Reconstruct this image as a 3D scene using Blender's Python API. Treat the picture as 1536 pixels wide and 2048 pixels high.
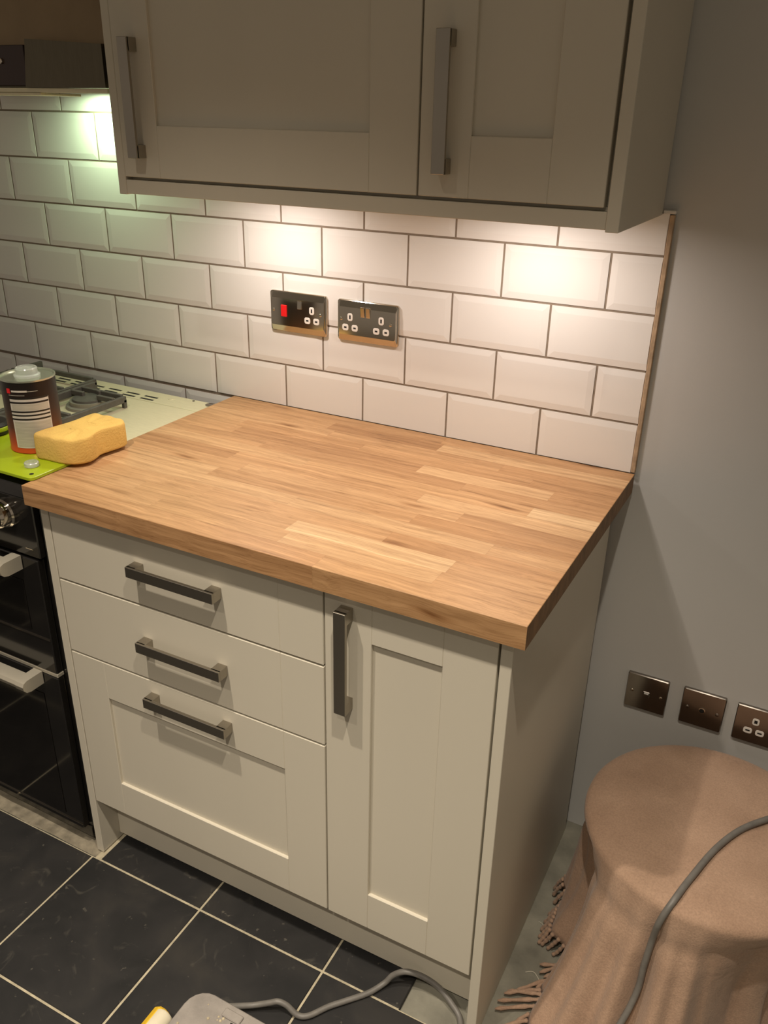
import bpy, bmesh, math, random
from mathutils import Vector, Matrix

# ------------------------------------------------------------------ scene, camera, world, lights
for o in list(bpy.data.objects):
    bpy.data.objects.remove(o, do_unlink=True)
scene = bpy.context.scene
col = scene.collection
random.seed(7)

cam_data = bpy.data.cameras.new('camera')
cam = bpy.data.objects.new('camera', cam_data)
col.objects.link(cam)
RIGHT = Vector((0.88203785, 0.47078852, 0.01916772))
DOWN = Vector((0.21573905, -0.36735975, -0.90471182))
FWD = Vector((-0.41888649, 0.80212530, -0.42559267))
cam.matrix_world = Matrix((
    (RIGHT.x, -DOWN.x, -FWD.x, 1.79439),
    (RIGHT.y, -DOWN.y, -FWD.y, -1.57165),
    (RIGHT.z, -DOWN.z, -FWD.z, 1.53227),
    (0, 0, 0, 1)))
cam_data.sensor_fit = 'HORIZONTAL'
cam_data.sensor_width = 36.0
cam_data.lens = 39.6547
cam_data.clip_start = 0.02
scene.camera = cam

scene.view_settings.view_transform = 'Standard'
scene.view_settings.look = 'None'
scene.view_settings.exposure = 0.12
scene.view_settings.gamma = 1.0
scene.view_settings.use_curve_mapping = False

world = bpy.data.worlds.new('world')
scene.world = world
world.use_nodes = True
wbg = world.node_tree.nodes['Background']
wbg.inputs[0].default_value = (1.0, 0.83, 0.66, 1)
wbg.inputs[1].default_value = 0.21

DOWNLIGHT_WATTS = 92.0
DOWNLIGHT_COLOUR = (1.0, 0.885, 0.735)
UNDER_WATTS = 1.56
UNDER_COLOUR = (1.0, 0.875, 0.795)
HOOD_WATTS = 0.95
HOOD_COLOUR = (0.72, 1.0, 0.62)

# ------------------------------------------------------------------ helpers
def tag(o, label=None, cat=None, group=None, kind=None):
    if label: o['label'] = label
    if cat: o['category'] = cat
    if group: o['group'] = group
    if kind: o['kind'] = kind
    return o

def empty(name, loc, rz=0.0, label=None, cat=None, group=None, kind=None):
    o = bpy.data.objects.new(name, None)
    o.empty_display_size = 0.05
    col.objects.link(o)
    o.location = loc
    o.rotation_euler = (0, 0, rz)
    return tag(o, label, cat, group, kind)

class MB:
    """collects shapes in one bmesh; build() links them as one object"""
    def __init__(self):
        self.bm = bmesh.new()
    def _merge(self, tmp):
        me = bpy.data.meshes.new('tmp')
        tmp.to_mesh(me); tmp.free()
        self.bm.from_mesh(me)
        bpy.data.meshes.remove(me)
    def box(self, x0, x1, y0, y1, z0, z1, bev=0.0, seg=1, rot=None, piv=None):
        t = bmesh.new()
        vs = [t.verts.new(v) for v in ((x0,y0,z0),(x1,y0,z0),(x1,y1,z0),(x0,y1,z0),(x0,y0,z1),(x1,y0,z1),(x1,y1,z1),(x0,y1,z1))]
        for f in ((0,3,2,1),(4,5,6,7),(0,1,5,4),(1,2,6,5),(2,3,7,6),(3,0,4,7)):
            t.faces.new([vs[i] for i in f])
        if bev:
            bmesh.ops.bevel(t, geom=t.edges[:], offset=bev, segments=seg, profile=0.5, affect='EDGES')
        if rot is not None:
            bmesh.ops.rotate(t, cent=piv or ((x0+x1)/2,(y0+y1)/2,(z0+z1)/2), matrix=rot, verts=t.verts[:])
        self._merge(t); return self
    def prism(self, loops, cap0=True, cap1=True):
        """loops: lists of equal numbers of points, bridged in order"""
        n = len(loops[0]); bm = self.bm
        L = [[bm.verts.new(p) for p in lp] for lp in loops]
        for a, b in zip(L, L[1:]):
            for i in range(n):
                j = (i+1) % n
                bm.faces.new((a[i], a[j], b[j], b[i]))
        if cap0: bm.faces.new(list(reversed(L[0])))
        if cap1: bm.faces.new(L[-1])
        return self
    def lathe(self, c, prof, axis='z', n=32, cap0=True, cap1=True):
        loops = []
        for r, h in prof:
            lp = []
            for i in range(n):
                a = 2*math.pi*i/n
                u, v = r*math.cos(a), r*math.sin(a)
                p = {'z': (u, v, h), 'y': (u, h, -v), 'x': (h, u, v)}[axis]
                lp.append((c[0]+p[0], c[1]+p[1], c[2]+p[2]))
            loops.append(lp)
        return self.prism(loops, cap0, cap1)
    def tube(self, pts, r, n=10, caps=True):
        pts = [Vector(p) for p in pts]
        loops = []; up = Vector((0.13, 0.2, 1)).normalized(); prev = None
        for i, p in enumerate(pts):
            d = (pts[min(i+1, len(pts)-1)] - pts[max(i-1, 0)]).normalized()
            if prev is None:
                a = d.cross(up)
                if a.length < 1e-4: a = d.cross(Vector((1,0,0)))
                a.normalize()
            else:
                a = (prev - d*prev.dot(d)).normalized()
            prev = a; b = d.cross(a)
            rr = r[i] if isinstance(r, (list, tuple)) else r
            loops.append([p + a*rr*math.cos(2*math.pi*k/n) + b*rr*math.sin(2*math.pi*k/n) for k in range(n)])
        return self.prism(loops, caps, caps)
    def build(self, name, mat, parent=None, smooth=False, kind=None, angle=None):
        bmesh.ops.recalc_face_normals(self.bm, faces=self.bm.faces[:])
        me = bpy.data.meshes.new(name)
        if parent is not None and parent.rotation_euler.z == 0:
            w = parent.location.copy(); q = parent.parent
            while q is not None:
                w = w + q.location; q = q.parent
            q = parent
            rot = False
            while q is not None:
                rot = rot or q.rotation_euler.z != 0; q = q.parent
            if not rot:
                bmesh.ops.translate(self.bm, vec=-w, verts=self.bm.verts[:])
        self.bm.to_mesh(me); self.bm.free()
        me.materials.append(mat)
        if smooth:
            for p in me.polygons: p.use_smooth = True
            if angle is not None:
                try: me.set_sharp_from_angle(angle=math.radians(angle))
                except Exception: pass
        o = bpy.data.objects.new(name, me)
        col.objects.link(o)
        if parent is not None: o.parent = parent
        if kind: o['kind'] = kind
        return o

def catmull(pts, sub=8):
    P = [Vector(p) for p in pts]; out = []
    for i in range(len(P)-1):
        p0, p1, p2, p3 = P[max(i-1,0)], P[i], P[i+1], P[min(i+2,len(P)-1)]
        for k in range(sub):
            t = k/sub
            out.append(0.5*((2*p1)+(-p0+p2)*t+(2*p0-5*p1+4*p2-p3)*t*t+(-p0+3*p1-3*p2+p3)*t**3))
    out.append(P[-1]); return out

def rrect(cx, cz, w, h, r, y, n=5):
    """rounded rectangle loop in a plane y = const"""
    out = []
    r = min(r, w/2-1e-5, h/2-1e-5)
    for (sx, sz, a0) in ((1,1,0),(-1,1,90),(-1,-1,180),(1,-1,270)):
        for k in range(n+1):
            a = math.radians(a0 + 90*k/n)
            out.append((cx+sx*(w/2-r)+r*math.cos(a), y, cz+sz*(h/2-r)+r*math.sin(a)))
    return out

# ------------------------------------------------------------------ materials
def new_mat(name):
    m = bpy.data.materials.new(name); m.use_nodes = True
    nt = m.node_tree
    b = nt.nodes['Principled BSDF']
    return m, nt, b

def N(nt, t, **kw):
    n = nt.nodes.new(t)
    for k, v in kw.items():
        if k in n.inputs: n.inputs[k].default_value = v
        else: setattr(n, k, v)
    return n

def ramp(nt, stops):
    r = nt.nodes.new('ShaderNodeValToRGB')
    e = r.color_ramp.elements
    while len(e) < len(stops): e.new(0.5)
    for el, (p, c) in zip(e, stops):
        el.position = p; el.color = (c[0], c[1], c[2], 1)
    return r

def plain(name, c, rough=0.5, metal=0.0, var=0.06, scale=18.0, bump=0.0, bscale=200.0, stretch=None, coat=0.0, spec=None):
    m, nt, b = new_mat(name)
    tc = N(nt, 'ShaderNodeTexCoord')
    src = tc.outputs['Object']
    if stretch:
        mp = N(nt, 'ShaderNodeMapping'); mp.inputs['Scale'].default_value = stretch
        nt.links.new(src, mp.inputs[0]); src = mp.outputs[0]
    ns = N(nt, 'ShaderNodeTexNoise'); ns.inputs['Scale'].default_value = scale; ns.inputs['Detail'].default_value = 5
    nt.links.new(src, ns.inputs['Vector'])
    r = ramp(nt, [(0.3, [v*(1-var) for v in c]), (0.7, [min(1, v*(1+var)) for v in c])])
    nt.links.new(ns.outputs['Fac'], r.inputs[0])
    nt.links.new(r.outputs[0], b.inputs['Base Color'])
    b.inputs['Roughness'].default_value = rough
    b.inputs['Metallic'].default_value = metal
    if coat:
        b.inputs['Coat Weight'].default_value = coat; b.inputs['Coat Roughness'].default_value = 0.08
    if spec is not None: b.inputs['Specular IOR Level'].default_value = spec
    if bump:
        n2 = N(nt, 'ShaderNodeTexNoise'); n2.inputs['Scale'].default_value = bscale; n2.inputs['Detail'].default_value = 6
        nt.links.new(src, n2.inputs['Vector'])
        bp = N(nt, 'ShaderNodeBump'); bp.inputs['Strength'].default_value = bump; bp.inputs['Distance'].default_value = 0.002
        nt.links.new(n2.outputs['Fac'], bp.inputs['Height']); nt.links.new(bp.outputs[0], b.inputs['Normal'])
    return m

def glow(name, c, s):
    m, nt, b = new_mat(name)
    b.inputs['Base Color'].default_value = (0.9, 0.9, 0.9, 1)
    b.inputs['Emission Color'].default_value = (*c, 1)
    b.inputs['Emission Strength'].default_value = s
    return m

def oak_mat():
    m, nt, b = new_mat('oiled_oak')
    tc = N(nt, 'ShaderNodeTexCoord'); oi = N(nt, 'ShaderNodeObjectInfo')
    sc = N(nt, 'ShaderNodeVectorMath', operation='SCALE'); sc.inputs[0].default_value = (37.0, 21.0, 53.0)
    nt.links.new(oi.outputs['Random'], sc.inputs['Scale'])
    ad = N(nt, 'ShaderNodeVectorMath', operation='ADD')
    nt.links.new(tc.outputs['Object'], ad.inputs[0]); nt.links.new(sc.outputs[0], ad.inputs[1])
    # slow warp
    wn = N(nt, 'ShaderNodeTexNoise'); wn.inputs['Scale'].default_value = 7.0; wn.inputs['Detail'].default_value = 2
    nt.links.new(ad.outputs[0], wn.inputs['Vector'])
    wv = N(nt, 'ShaderNodeVectorMath', operation='SCALE'); wv.inputs['Scale'].default_value = 0.020
    nt.links.new(wn.outputs['Color'], wv.inputs[0])
    a2 = N(nt, 'ShaderNodeVectorMath', operation='ADD')
    nt.links.new(ad.outputs[0], a2.inputs[0]); nt.links.new(wv.outputs[0], a2.inputs[1])
    def stretched(scale, detail, s):
        mp = N(nt, 'ShaderNodeMapping'); mp.inputs['Scale'].default_value = s
        nt.links.new(a2.outputs[0], mp.inputs[0])
        n = N(nt, 'ShaderNodeTexNoise'); n.inputs['Scale'].default_value = scale; n.inputs['Detail'].default_value = detail
        n.inputs['Roughness'].default_value = 0.65
        nt.links.new(mp.outputs[0], n.inputs['Vector']); return n
    g1 = stretched(1.0, 7, (3.2, 95.0, 95.0))      # broad figure
    g2 = stretched(1.0, 4, (11.0, 520.0, 520.0))   # fine pores
    base = ramp(nt, [(0.0, (0.385, 0.207, 0.094)), (0.18, (0.48, 0.277, 0.132)), (0.36, (0.425, 0.232, 0.105)), (0.58, (0.51, 0.302, 0.148)), (0.76, (0.455, 0.260, 0.120)), (0.88, (0.55, 0.342, 0.175)), (1.0, (0.67, 0.465, 0.262))])
    nt.links.new(oi.outputs['Random'], base.inputs[0])
    f1 = ramp(nt, [(0.25, (0.45, 0.40, 0.36)), (0.40, (0.82, 0.79, 0.76)), (0.56, (1, 1, 1)), (0.72, (1.25, 1.28, 1.32))])
    nt.links.new(g1.outputs['Fac'], f1.inputs[0])
    f2 = ramp(nt, [(0.30, (0.72, 0.68, 0.62)), (0.52, (1, 1, 1))])
    nt.links.new(g2.outputs['Fac'], f2.inputs[0])
    m1 = N(nt, 'ShaderNodeMix', data_type='RGBA', blend_type='MULTIPLY'); m1.inputs[0].default_value = 1
    m2 = N(nt, 'ShaderNodeMix', data_type='RGBA', blend_type='MULTIPLY'); m2.inputs[0].default_value = 1
    nt.links.new(base.outputs[0], m1.inputs[6]); nt.links.new(f1.outputs[0], m1.inputs[7])
    nt.links.new(m1.outputs[2], m2.inputs[6]); nt.links.new(f2.outputs[0], m2.inputs[7])
    # occasional knots and mineral streaks
    mpk = N(nt, 'ShaderNodeMapping'); mpk.inputs['Scale'].default_value = (3.0, 16.0, 16.0)
    nt.links.new(a2.outputs[0], mpk.inputs[0])
    vo = N(nt, 'ShaderNodeTexVoronoi'); vo.inputs['Scale'].default_value = 1.3
    nt.links.new(mpk.outputs[0], vo.inputs['Vector'])
    kr = ramp(nt, [(0.02, (0.40, 0.30, 0.22)), (0.10, (0.76, 0.70, 0.64)), (0.19, (1, 1, 1))])
    nt.links.new(vo.outputs['Distance'], kr.inputs[0])
    m3 = N(nt, 'ShaderNodeMix', data_type='RGBA', blend_type='MULTIPLY'); m3.inputs[0].default_value = 1
    nt.links.new(m2.outputs[2], m3.inputs[6]); nt.links.new(kr.outputs[0], m3.inputs[7])
    nt.links.new(m3.outputs[2], b.inputs['Base Color'])
    b.inputs['Roughness'].default_value = 0.46
    b.inputs['Specular IOR Level'].default_value = 0.35
    bp = N(nt, 'ShaderNodeBump'); bp.inputs['Strength'].default_value = 0.06; bp.inputs['Distance'].default_value = 0.001
    nt.links.new(g2.outputs['Fac'], bp.inputs['Height']); nt.links.new(bp.outputs[0], b.inputs['Normal'])
    return m

def slate_mat():
    m, nt, b = new_mat('slate_floor_tile')
    tc = N(nt, 'ShaderNodeTexCoord'); oi = N(nt, 'ShaderNodeObjectInfo')
    sc = N(nt, 'ShaderNodeVectorMath', operation='SCALE'); sc.inputs[0].default_value = (11.0, 17.0, 5.0)
    nt.links.new(oi.outputs['Random'], sc.inputs['Scale'])
    ad = N(nt, 'ShaderNodeVectorMath', operation='ADD')
    nt.links.new(tc.outputs['Object'], ad.inputs[0]); nt.links.new(sc.outputs[0], ad.inputs[1])
    n1 = N(nt, 'ShaderNodeTexNoise'); n1.inputs['Scale'].default_value = 9; n1.inputs['Detail'].default_value = 8; n1.inputs['Distortion'].default_value = 0.6
    nt.links.new(ad.outputs[0], n1.inputs['Vector'])
    r1 = ramp(nt, [(0.3, (0.013, 0.013, 0.013)), (0.55, (0.022, 0.021, 0.0205)), (0.75, (0.034, 0.031, 0.027))])
    nt.links.new(n1.outputs['Fac'], r1.inputs[0])
    # plaster dust smears
    n2 = N(nt, 'ShaderNodeTexNoise'); n2.inputs['Scale'].default_value = 14; n2.inputs['Detail'].default_value = 7; n2.inputs['Distortion'].default_value = 2.5
    nt.links.new(ad.outputs[0], n2.inputs['Vector'])
    r2 = ramp(nt, [(0.62, (0, 0, 0)), (0.82, (0.30, 0.30, 0.30))])
    nt.links.new(n2.outputs['Fac'], r2.inputs[0])
    n3 = N(nt, 'ShaderNodeTexNoise'); n3.inputs['Scale'].default_value = 70; n3.inputs['Detail'].default_value = 3
    nt.links.new(ad.outputs[0], n3.inputs['Vector'])
    r3 = ramp(nt, [(0.70, (0, 0, 0)), (0.76, (0.4, 0.4, 0.4))])
    nt.links.new(n3.outputs['Fac'], r3.inputs[0])
    mx = N(nt, 'ShaderNodeMix', data_type='RGBA', blend_type='ADD'); mx.inputs[0].default_value = 1
    nt.links.new(r2.outputs[0], mx.inputs[6]); nt.links.new(r3.outputs[0], mx.inputs[7])
    m2 = N(nt, 'ShaderNodeMix', data_type='RGBA')
    nt.links.new(mx.outputs[2], m2.inputs[0]); nt.links.new(r1.outputs[0], m2.inputs[6]); m2.inputs[7].default_value = (0.16, 0.145, 0.115, 1)
    nt.links.new(m2.outputs[2], b.inputs['Base Color'])
    b.inputs['Roughness'].default_value = 0.62
    b.inputs['Specular IOR Level'].default_value = 0.28
    bp = N(nt, 'ShaderNodeBump'); bp.inputs['Strength'].default_value = 0.3; bp.inputs['Distance'].default_value = 0.003
    nt.links.new(n1.outputs['Fac'], bp.inputs['Height']); nt.links.new(bp.outputs[0], b.inputs['Normal'])
    return m

def cloth_mat():
    m, nt, b = new_mat('brown_woven_cloth')
    tc = N(nt, 'ShaderNodeTexCoord')
    n1 = N(nt, 'ShaderNodeTexNoise'); n1.inputs['Scale'].default_value = 12; n1.inputs['Detail'].default_value = 4
    nt.links.new(tc.outputs['Object'], n1.inputs['Vector'])
    r1 = ramp(nt, [(0.3, (0.355, 0.232, 0.158)), (0.7, (0.43, 0.288, 0.200))])
    nt.links.new(n1.outputs['Fac'], r1.inputs[0])
    n2 = N(nt, 'ShaderNodeTexNoise'); n2.inputs['Scale'].default_value = 320; n2.inputs['Detail'].default_value = 3
    nt.links.new(tc.outputs['Object'], n2.inputs['Vector'])
    r2 = ramp(nt, [(0.3, (0.84, 0.84, 0.84)), (0.7, (1.06, 1.06, 1.06))])
    nt.links.new(n2.outputs['Fac'], r2.inputs[0])
    mx = N(nt, 'ShaderNodeMix', data_type='RGBA', blend_type='MULTIPLY'); mx.inputs[0].default_value = 1
    nt.links.new(r1.outputs[0], mx.inputs[6]); nt.links.new(r2.outputs[0], mx.inputs[7])
    nt.links.new(mx.outputs[2], b.inputs['Base Color'])
    b.inputs['Roughness'].default_value = 0.9
    b.inputs['Specular IOR Level'].default_value = 0.15
    b.inputs['Sheen Weight'].default_value = 0.15
    n4 = N(nt, 'ShaderNodeTexNoise'); n4.inputs['Scale'].default_value = 9; n4.inputs['Detail'].default_value = 3; n4.inputs['Distortion'].default_value = 1.2
    nt.links.new(tc.outputs['Object'], n4.inputs['Vector'])
    mh = N(nt, 'ShaderNodeMath', operation='MULTIPLY_ADD'); mh.inputs[1].default_value = 6.0
    nt.links.new(n4.outputs['Fac'], mh.inputs[0]); nt.links.new(n2.outputs['Fac'], mh.inputs[2])
    bp = N(nt, 'ShaderNodeBump'); bp.inputs['Strength'].default_value = 0.5; bp.inputs['Distance'].default_value = 0.0014
    nt.links.new(mh.outputs[0], bp.inputs['Height']); nt.links.new(bp.outputs[0], b.inputs['Normal'])
    return m

def clear_plastic(name, c=(0.85, 0.88, 0.82), t=0.65, rough=0.18):
    m, nt, b = new_mat(name)
    b.inputs['Base Color'].default_value = (*c, 1)
    b.inputs['Transmission Weight'].default_value = t
    b.inputs['Roughness'].default_value = rough
    b.inputs['IOR'].default_value = 1.42
    return m

M = {}
M['paint'] = plain('cream_cabinet_paint', (0.60, 0.555, 0.455), rough=0.42, var=0.015, scale=6, bump=0.05, bscale=90, stretch=(1, 1, 0.12), spec=0.4)
M['wall'] = plain('grey_wall_paint', (0.53, 0.525, 0.50), rough=0.75, var=0.02, scale=3, bump=0.06, bscale=260)
M['ceiling'] = plain('white_ceiling_paint', (0.75, 0.74, 0.71), rough=0.9, var=0.01)
M['tile'] = plain('white_glazed_tile', (0.80, 0.775, 0.735), rough=0.12, var=0.012, scale=4, spec=0.5)
M['grout'] = plain('grey_tile_grout', (0.25, 0.20, 0.15), rough=0.9, var=0.12, scale=60, bump=0.2)
M['strip'] = plain('bare_plaster_edge', (0.42, 0.30, 0.19), rough=0.9, var=0.22, scale=40, bump=0.4)
M['oak'] = oak_mat()
M['end_grain'] = plain('oiled_oak_end_grain', (0.20, 0.115, 0.055), rough=0.6, var=0.25, scale=14, stretch=(1, 6, 3), spec=0.25)
M['slate'] = slate_mat()
M['floor_grout'] = plain('beige_floor_grout', (0.42, 0.37, 0.26), rough=0.95, var=0.18, scale=50, bump=0.3)
M['mortar'] = plain('rough_mortar', (0.23, 0.20, 0.145), rough=0.95, var=0.4, scale=35, bump=0.8, bscale=70)
M['concrete'] = plain('dusty_concrete', (0.20, 0.19, 0.15), rough=0.95, var=0.3, scale=14, bump=0.5, bscale=80)
M['steel'] = plain('satin_steel_handle', (0.40, 0.365, 0.31), rough=0.36, metal=1.0, var=0.06, scale=5, stretch=(1, 1, 1))
M['chrome'] = plain('polished_chrome', (0.62, 0.56, 0.47), rough=0.10, metal=1.0, var=0.02)
M['plate_dark'] = plain('dark_nickel_plate', (0.34, 0.31, 0.28), rough=0.18, metal=1.0, var=0.03)
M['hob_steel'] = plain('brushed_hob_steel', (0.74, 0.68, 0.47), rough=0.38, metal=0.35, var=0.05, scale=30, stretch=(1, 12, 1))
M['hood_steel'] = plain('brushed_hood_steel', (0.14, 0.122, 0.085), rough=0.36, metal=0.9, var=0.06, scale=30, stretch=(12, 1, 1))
M['black_gloss'] = plain('black_enamel', (0.010, 0.009, 0.008), rough=0.14, var=0.1, coat=0.4)
M['black_glass'] = plain('oven_door_glass', (0.006, 0.005, 0.004), rough=0.06, var=0.1, coat=0.5)
M['iron'] = plain('cast_iron', (0.085, 0.080, 0.066), rough=0.55, var=0.15, scale=80, bump=0.2)
M['burner'] = plain('burner_alloy', (0.30, 0.28, 0.23), rough=0.5, metal=0.5, var=0.1)
M['cooker_handle'] = plain('cooker_handle_steel', (0.66, 0.61, 0.50), rough=0.42, metal=0.6, var=0.03)
M['white_plastic'] = plain('white_plastic', (0.82, 0.77, 0.70), rough=0.35, var=0.02)
M['red'] = plain('red_switch', (0.75, 0.012, 0.015), rough=0.3, var=0.04)
M['dark'] = plain('dark_recess', (0.008, 0.006, 0.005), rough=0.8, var=0.1)
M['lime'] = plain('lime_green_board', (0.36, 0.47, 0.012), rough=0.35, var=0.03)
M['sponge'] = plain('yellow_sponge', (0.72, 0.47, 0.14), rough=0.95, var=0.10, scale=16, bump=0.6, bscale=260, spec=0.1)
M['tin_top'] = plain('tinplate', (0.66, 0.70, 0.58), rough=0.25, metal=0.9, var=0.03)
M['label_white'] = plain('label_white', (0.62, 0.57, 0.52), rough=0.5, var=0.04, scale=90)
M['label_grey'] = plain('label_grey', (0.48, 0.44, 0.37), rough=0.5, var=0.10, scale=120, stretch=(0.3, 0.3, 3))
M['label_black'] = plain('label_black', (0.012, 0.009, 0.008), rough=0.4, var=0.1)
M['clear'] = clear_plastic('clear_plastic')
M['cloth'] = cloth_mat()
M['cable'] = plain('grey_rubber_cable', (0.15, 0.14, 0.125), rough=0.5, var=0.12, scale=60)
M['tool_grey'] = plain('dusty_grey_casting', (0.26, 0.235, 0.21), rough=0.6, var=0.16, scale=26, bump=0.25)
M['tool_yellow'] = plain('yellow_plastic', (0.72, 0.45, 0.03), rough=0.4, var=0.06)
M['tool_highlight'] = plain('painted_knob_highlight', (0.70, 0.64, 0.48), rough=0.4, var=0.06)  # lit tone of the yellow knob, given as a colour
M['dust'] = plain('plaster_crumb', (0.42, 0.36, 0.25), rough=0.95, var=0.2, scale=60)
M['thread'] = plain('pale_thread', (0.45, 0.42, 0.34), rough=0.9, var=0.1)
M['skirting'] = plain('white_gloss_trim', (0.70, 0.68, 0.63), rough=0.35, var=0.03)

def tin_body_mat():
    """printed tin: near black at the top fading through brown to orange red at the foot"""
    m, nt, b = new_mat('printed_tin')
    tc = N(nt, 'ShaderNodeTexCoord'); sx = N(nt, 'ShaderNodeSeparateXYZ')
    nt.links.new(tc.outputs['Generated'], sx.inputs[0])
    r = ramp(nt, [(0.04, (0.62, 0.10, 0.012)), (0.16, (0.40, 0.060, 0.010)), (0.36, (0.10, 0.032, 0.008)), (0.62, (0.040, 0.018, 0.008)), (0.9, (0.016, 0.010, 0.008))])
    nt.links.new(sx.outputs['Z'], r.inputs[0]); nt.links.new(r.outputs[0], b.inputs['Base Color'])
    b.inputs['Roughness'].default_value = 0.3
    b.inputs['Metallic'].default_value = 0.25
    return m
M['tin_body'] = tin_body_mat()

# ------------------------------------------------------------------ the room
TP, TR = 0.203, 0.103                 # wall tile pitch
L1 = 1.3173                           # height of the first full joint under the wall units
XE = 1.5114                           # right hand end of the tiling
FLOOR_Z = -0.008

floor = MB().box(-1.6, 4.2, -4.2, 0.02, -0.12, FLOOR_Z).build('floor', M['concrete'])
tag(floor, 'bare dusty concrete floor under dark slate tiles', None, None, 'structure')
wall = MB().box(-1.6, 4.2, 0.008, 0.12, FLOOR_Z, 2.42).build('wall_back', M['wall'])
tag(wall, 'pale grey painted wall with white metro tiles', None, None, 'structure')
ceil = MB().box(-1.6, 4.2, -4.2, 0.12, 2.42, 2.5).build('ceiling', M['ceiling'])
tag(ceil, 'plain white ceiling over the kitchen', None, None, 'structure')

# wall tiles: bevelled metro bricks set proud of a recessed grout bed
gb = MB()
gb.box(-1.0, XE-0.0005, 0.0024, 0.0079, 0.86, 1.388)
gb.box(-1.0, 0.552, 0.0024, 0.0079, 1.388, 1.70)
gb.build('tile_grout', M['grout'], wall)

BEV, EDGE = 0.0125, 0.0014
def tile_mesh(w, h, bl, br, bb, bt):
    """tile w x h, lower left corner at the origin, bevels only on uncut edges"""
    bm = bmesh.new()
    ix0, ix1 = (BEV if bl else 0.0008), w-(BEV if br else 0.0008)
    iz0, iz1 = (BEV if bb else 0.0008), h-(BEV if bt else 0.0008)
    ol = [(0,0),(w,0),(w,h),(0,h)]
    il = [(ix0,iz0),(ix1,iz0),(ix1,iz1),(ix0,iz1)]
    def corner_y(i):
        return EDGE
    A = [bm.verts.new((x, 0.0078, z)) for x, z in ol]
    ys = []
    Bv = [bm.verts.new((x, EDGE if ((x == 0 and bl) or (x == w and br) or (z == 0 and bb) or (z == h and bt)) else 0.0006, z)) for x, z in ol]
    Cv = [bm.verts.new((x, 0.0, z)) for x, z in il]
    for a, b2 in ((A, Bv), (Bv, Cv)):
        for i in range(4):
            j = (i+1) % 4
            bm.faces.new((a[i], a[j], b2[j], b2[i]))
    bm.faces.new(Cv); bm.faces.new(list(reversed(A)))
    bmesh.ops.recalc_face_normals(bm, faces=bm.faces[:])
    me = bpy.data.meshes.new('wall_tile'); bm.to_mesh(me); bm.free()
    me.materials.append(M['tile'])
    return me
tile_cache = {}
G = 0.0021                            # half a joint
for row in range(-3, 6):              # row 0 lies directly above L1
    z0 = L1 + (0 - row)*TR - (0 if row <= 0 else 0)
    z0 = L1 - row*TR
    z1 = z0 + TR
    half = (row % 2 == 0)             # rows 0,2,4.. carry the half bond
    for k in range(-5, 9):
        xa = (k + (0.5 if half else 0.0))*TP; xb = xa + TP
        a, b_ = xa+G, xb-G; c, d = z0+G, z1-G
        bl = br = bb = bt = True
        lim = XE if row >= 0 else 0.552
        if a > lim-0.01: continue
        if b_ > lim: b_, br = lim, False
        if row == 0 and xb > 0.552+TP*0.5: d, bt = 1.388, False
        if row == 0 and a < 0.552 < b_: pass
        if row == 4: c, bb = max(c, 0.9105), False
        if row == 5:
            if a > 0.545: continue
            if b_ > 0.556: b_, br = 0.556, False
            c = z0+G; 
        if d-c < 0.01: continue
        key = (round(b_-a,4), round(d-c,4), bl, br, bb, bt)
        if key not in tile_cache: tile_cache[key] = tile_mesh(b_-a, d-c, bl, br, bb, bt)
        o = bpy.data.objects.new('wall_tile', tile_cache[key]); col.objects.link(o)
        o.parent = wall
        o.location = (a, 0, c)
        o.rotation_euler = (random.uniform(-1,1)*0.0022, 0, random.uniform(-1,1)*0.0016)

# bare plaster edge closing the tiling
tr = MB()
tr.box(XE+0.0006, 1.5203, -0.0012, 0.0079, 0.912, 1.386, bev=0.0012)
tag(tr.build('trim_1', M['strip']), 'rough tan edge strip closing the tiled splashback', None, None, 'structure')
cp = MB().box(1.5005, 1.5215, -0.004, 0.0079, 1.388, 1.3935, bev=0.0008)
tag(cp.build('trim_2', M['skirting']), 'small off white cap piece above the tile edge strip', None, None, 'structure')
sk = MB().box(1.535, 4.2, -0.010, 0.0079, FLOOR_Z, 0.085, bev=0.003)
tag(sk.build('baseboard_back', M['skirting']), 'white skirting board behind the draped stool', None, None, 'structure')

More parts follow.
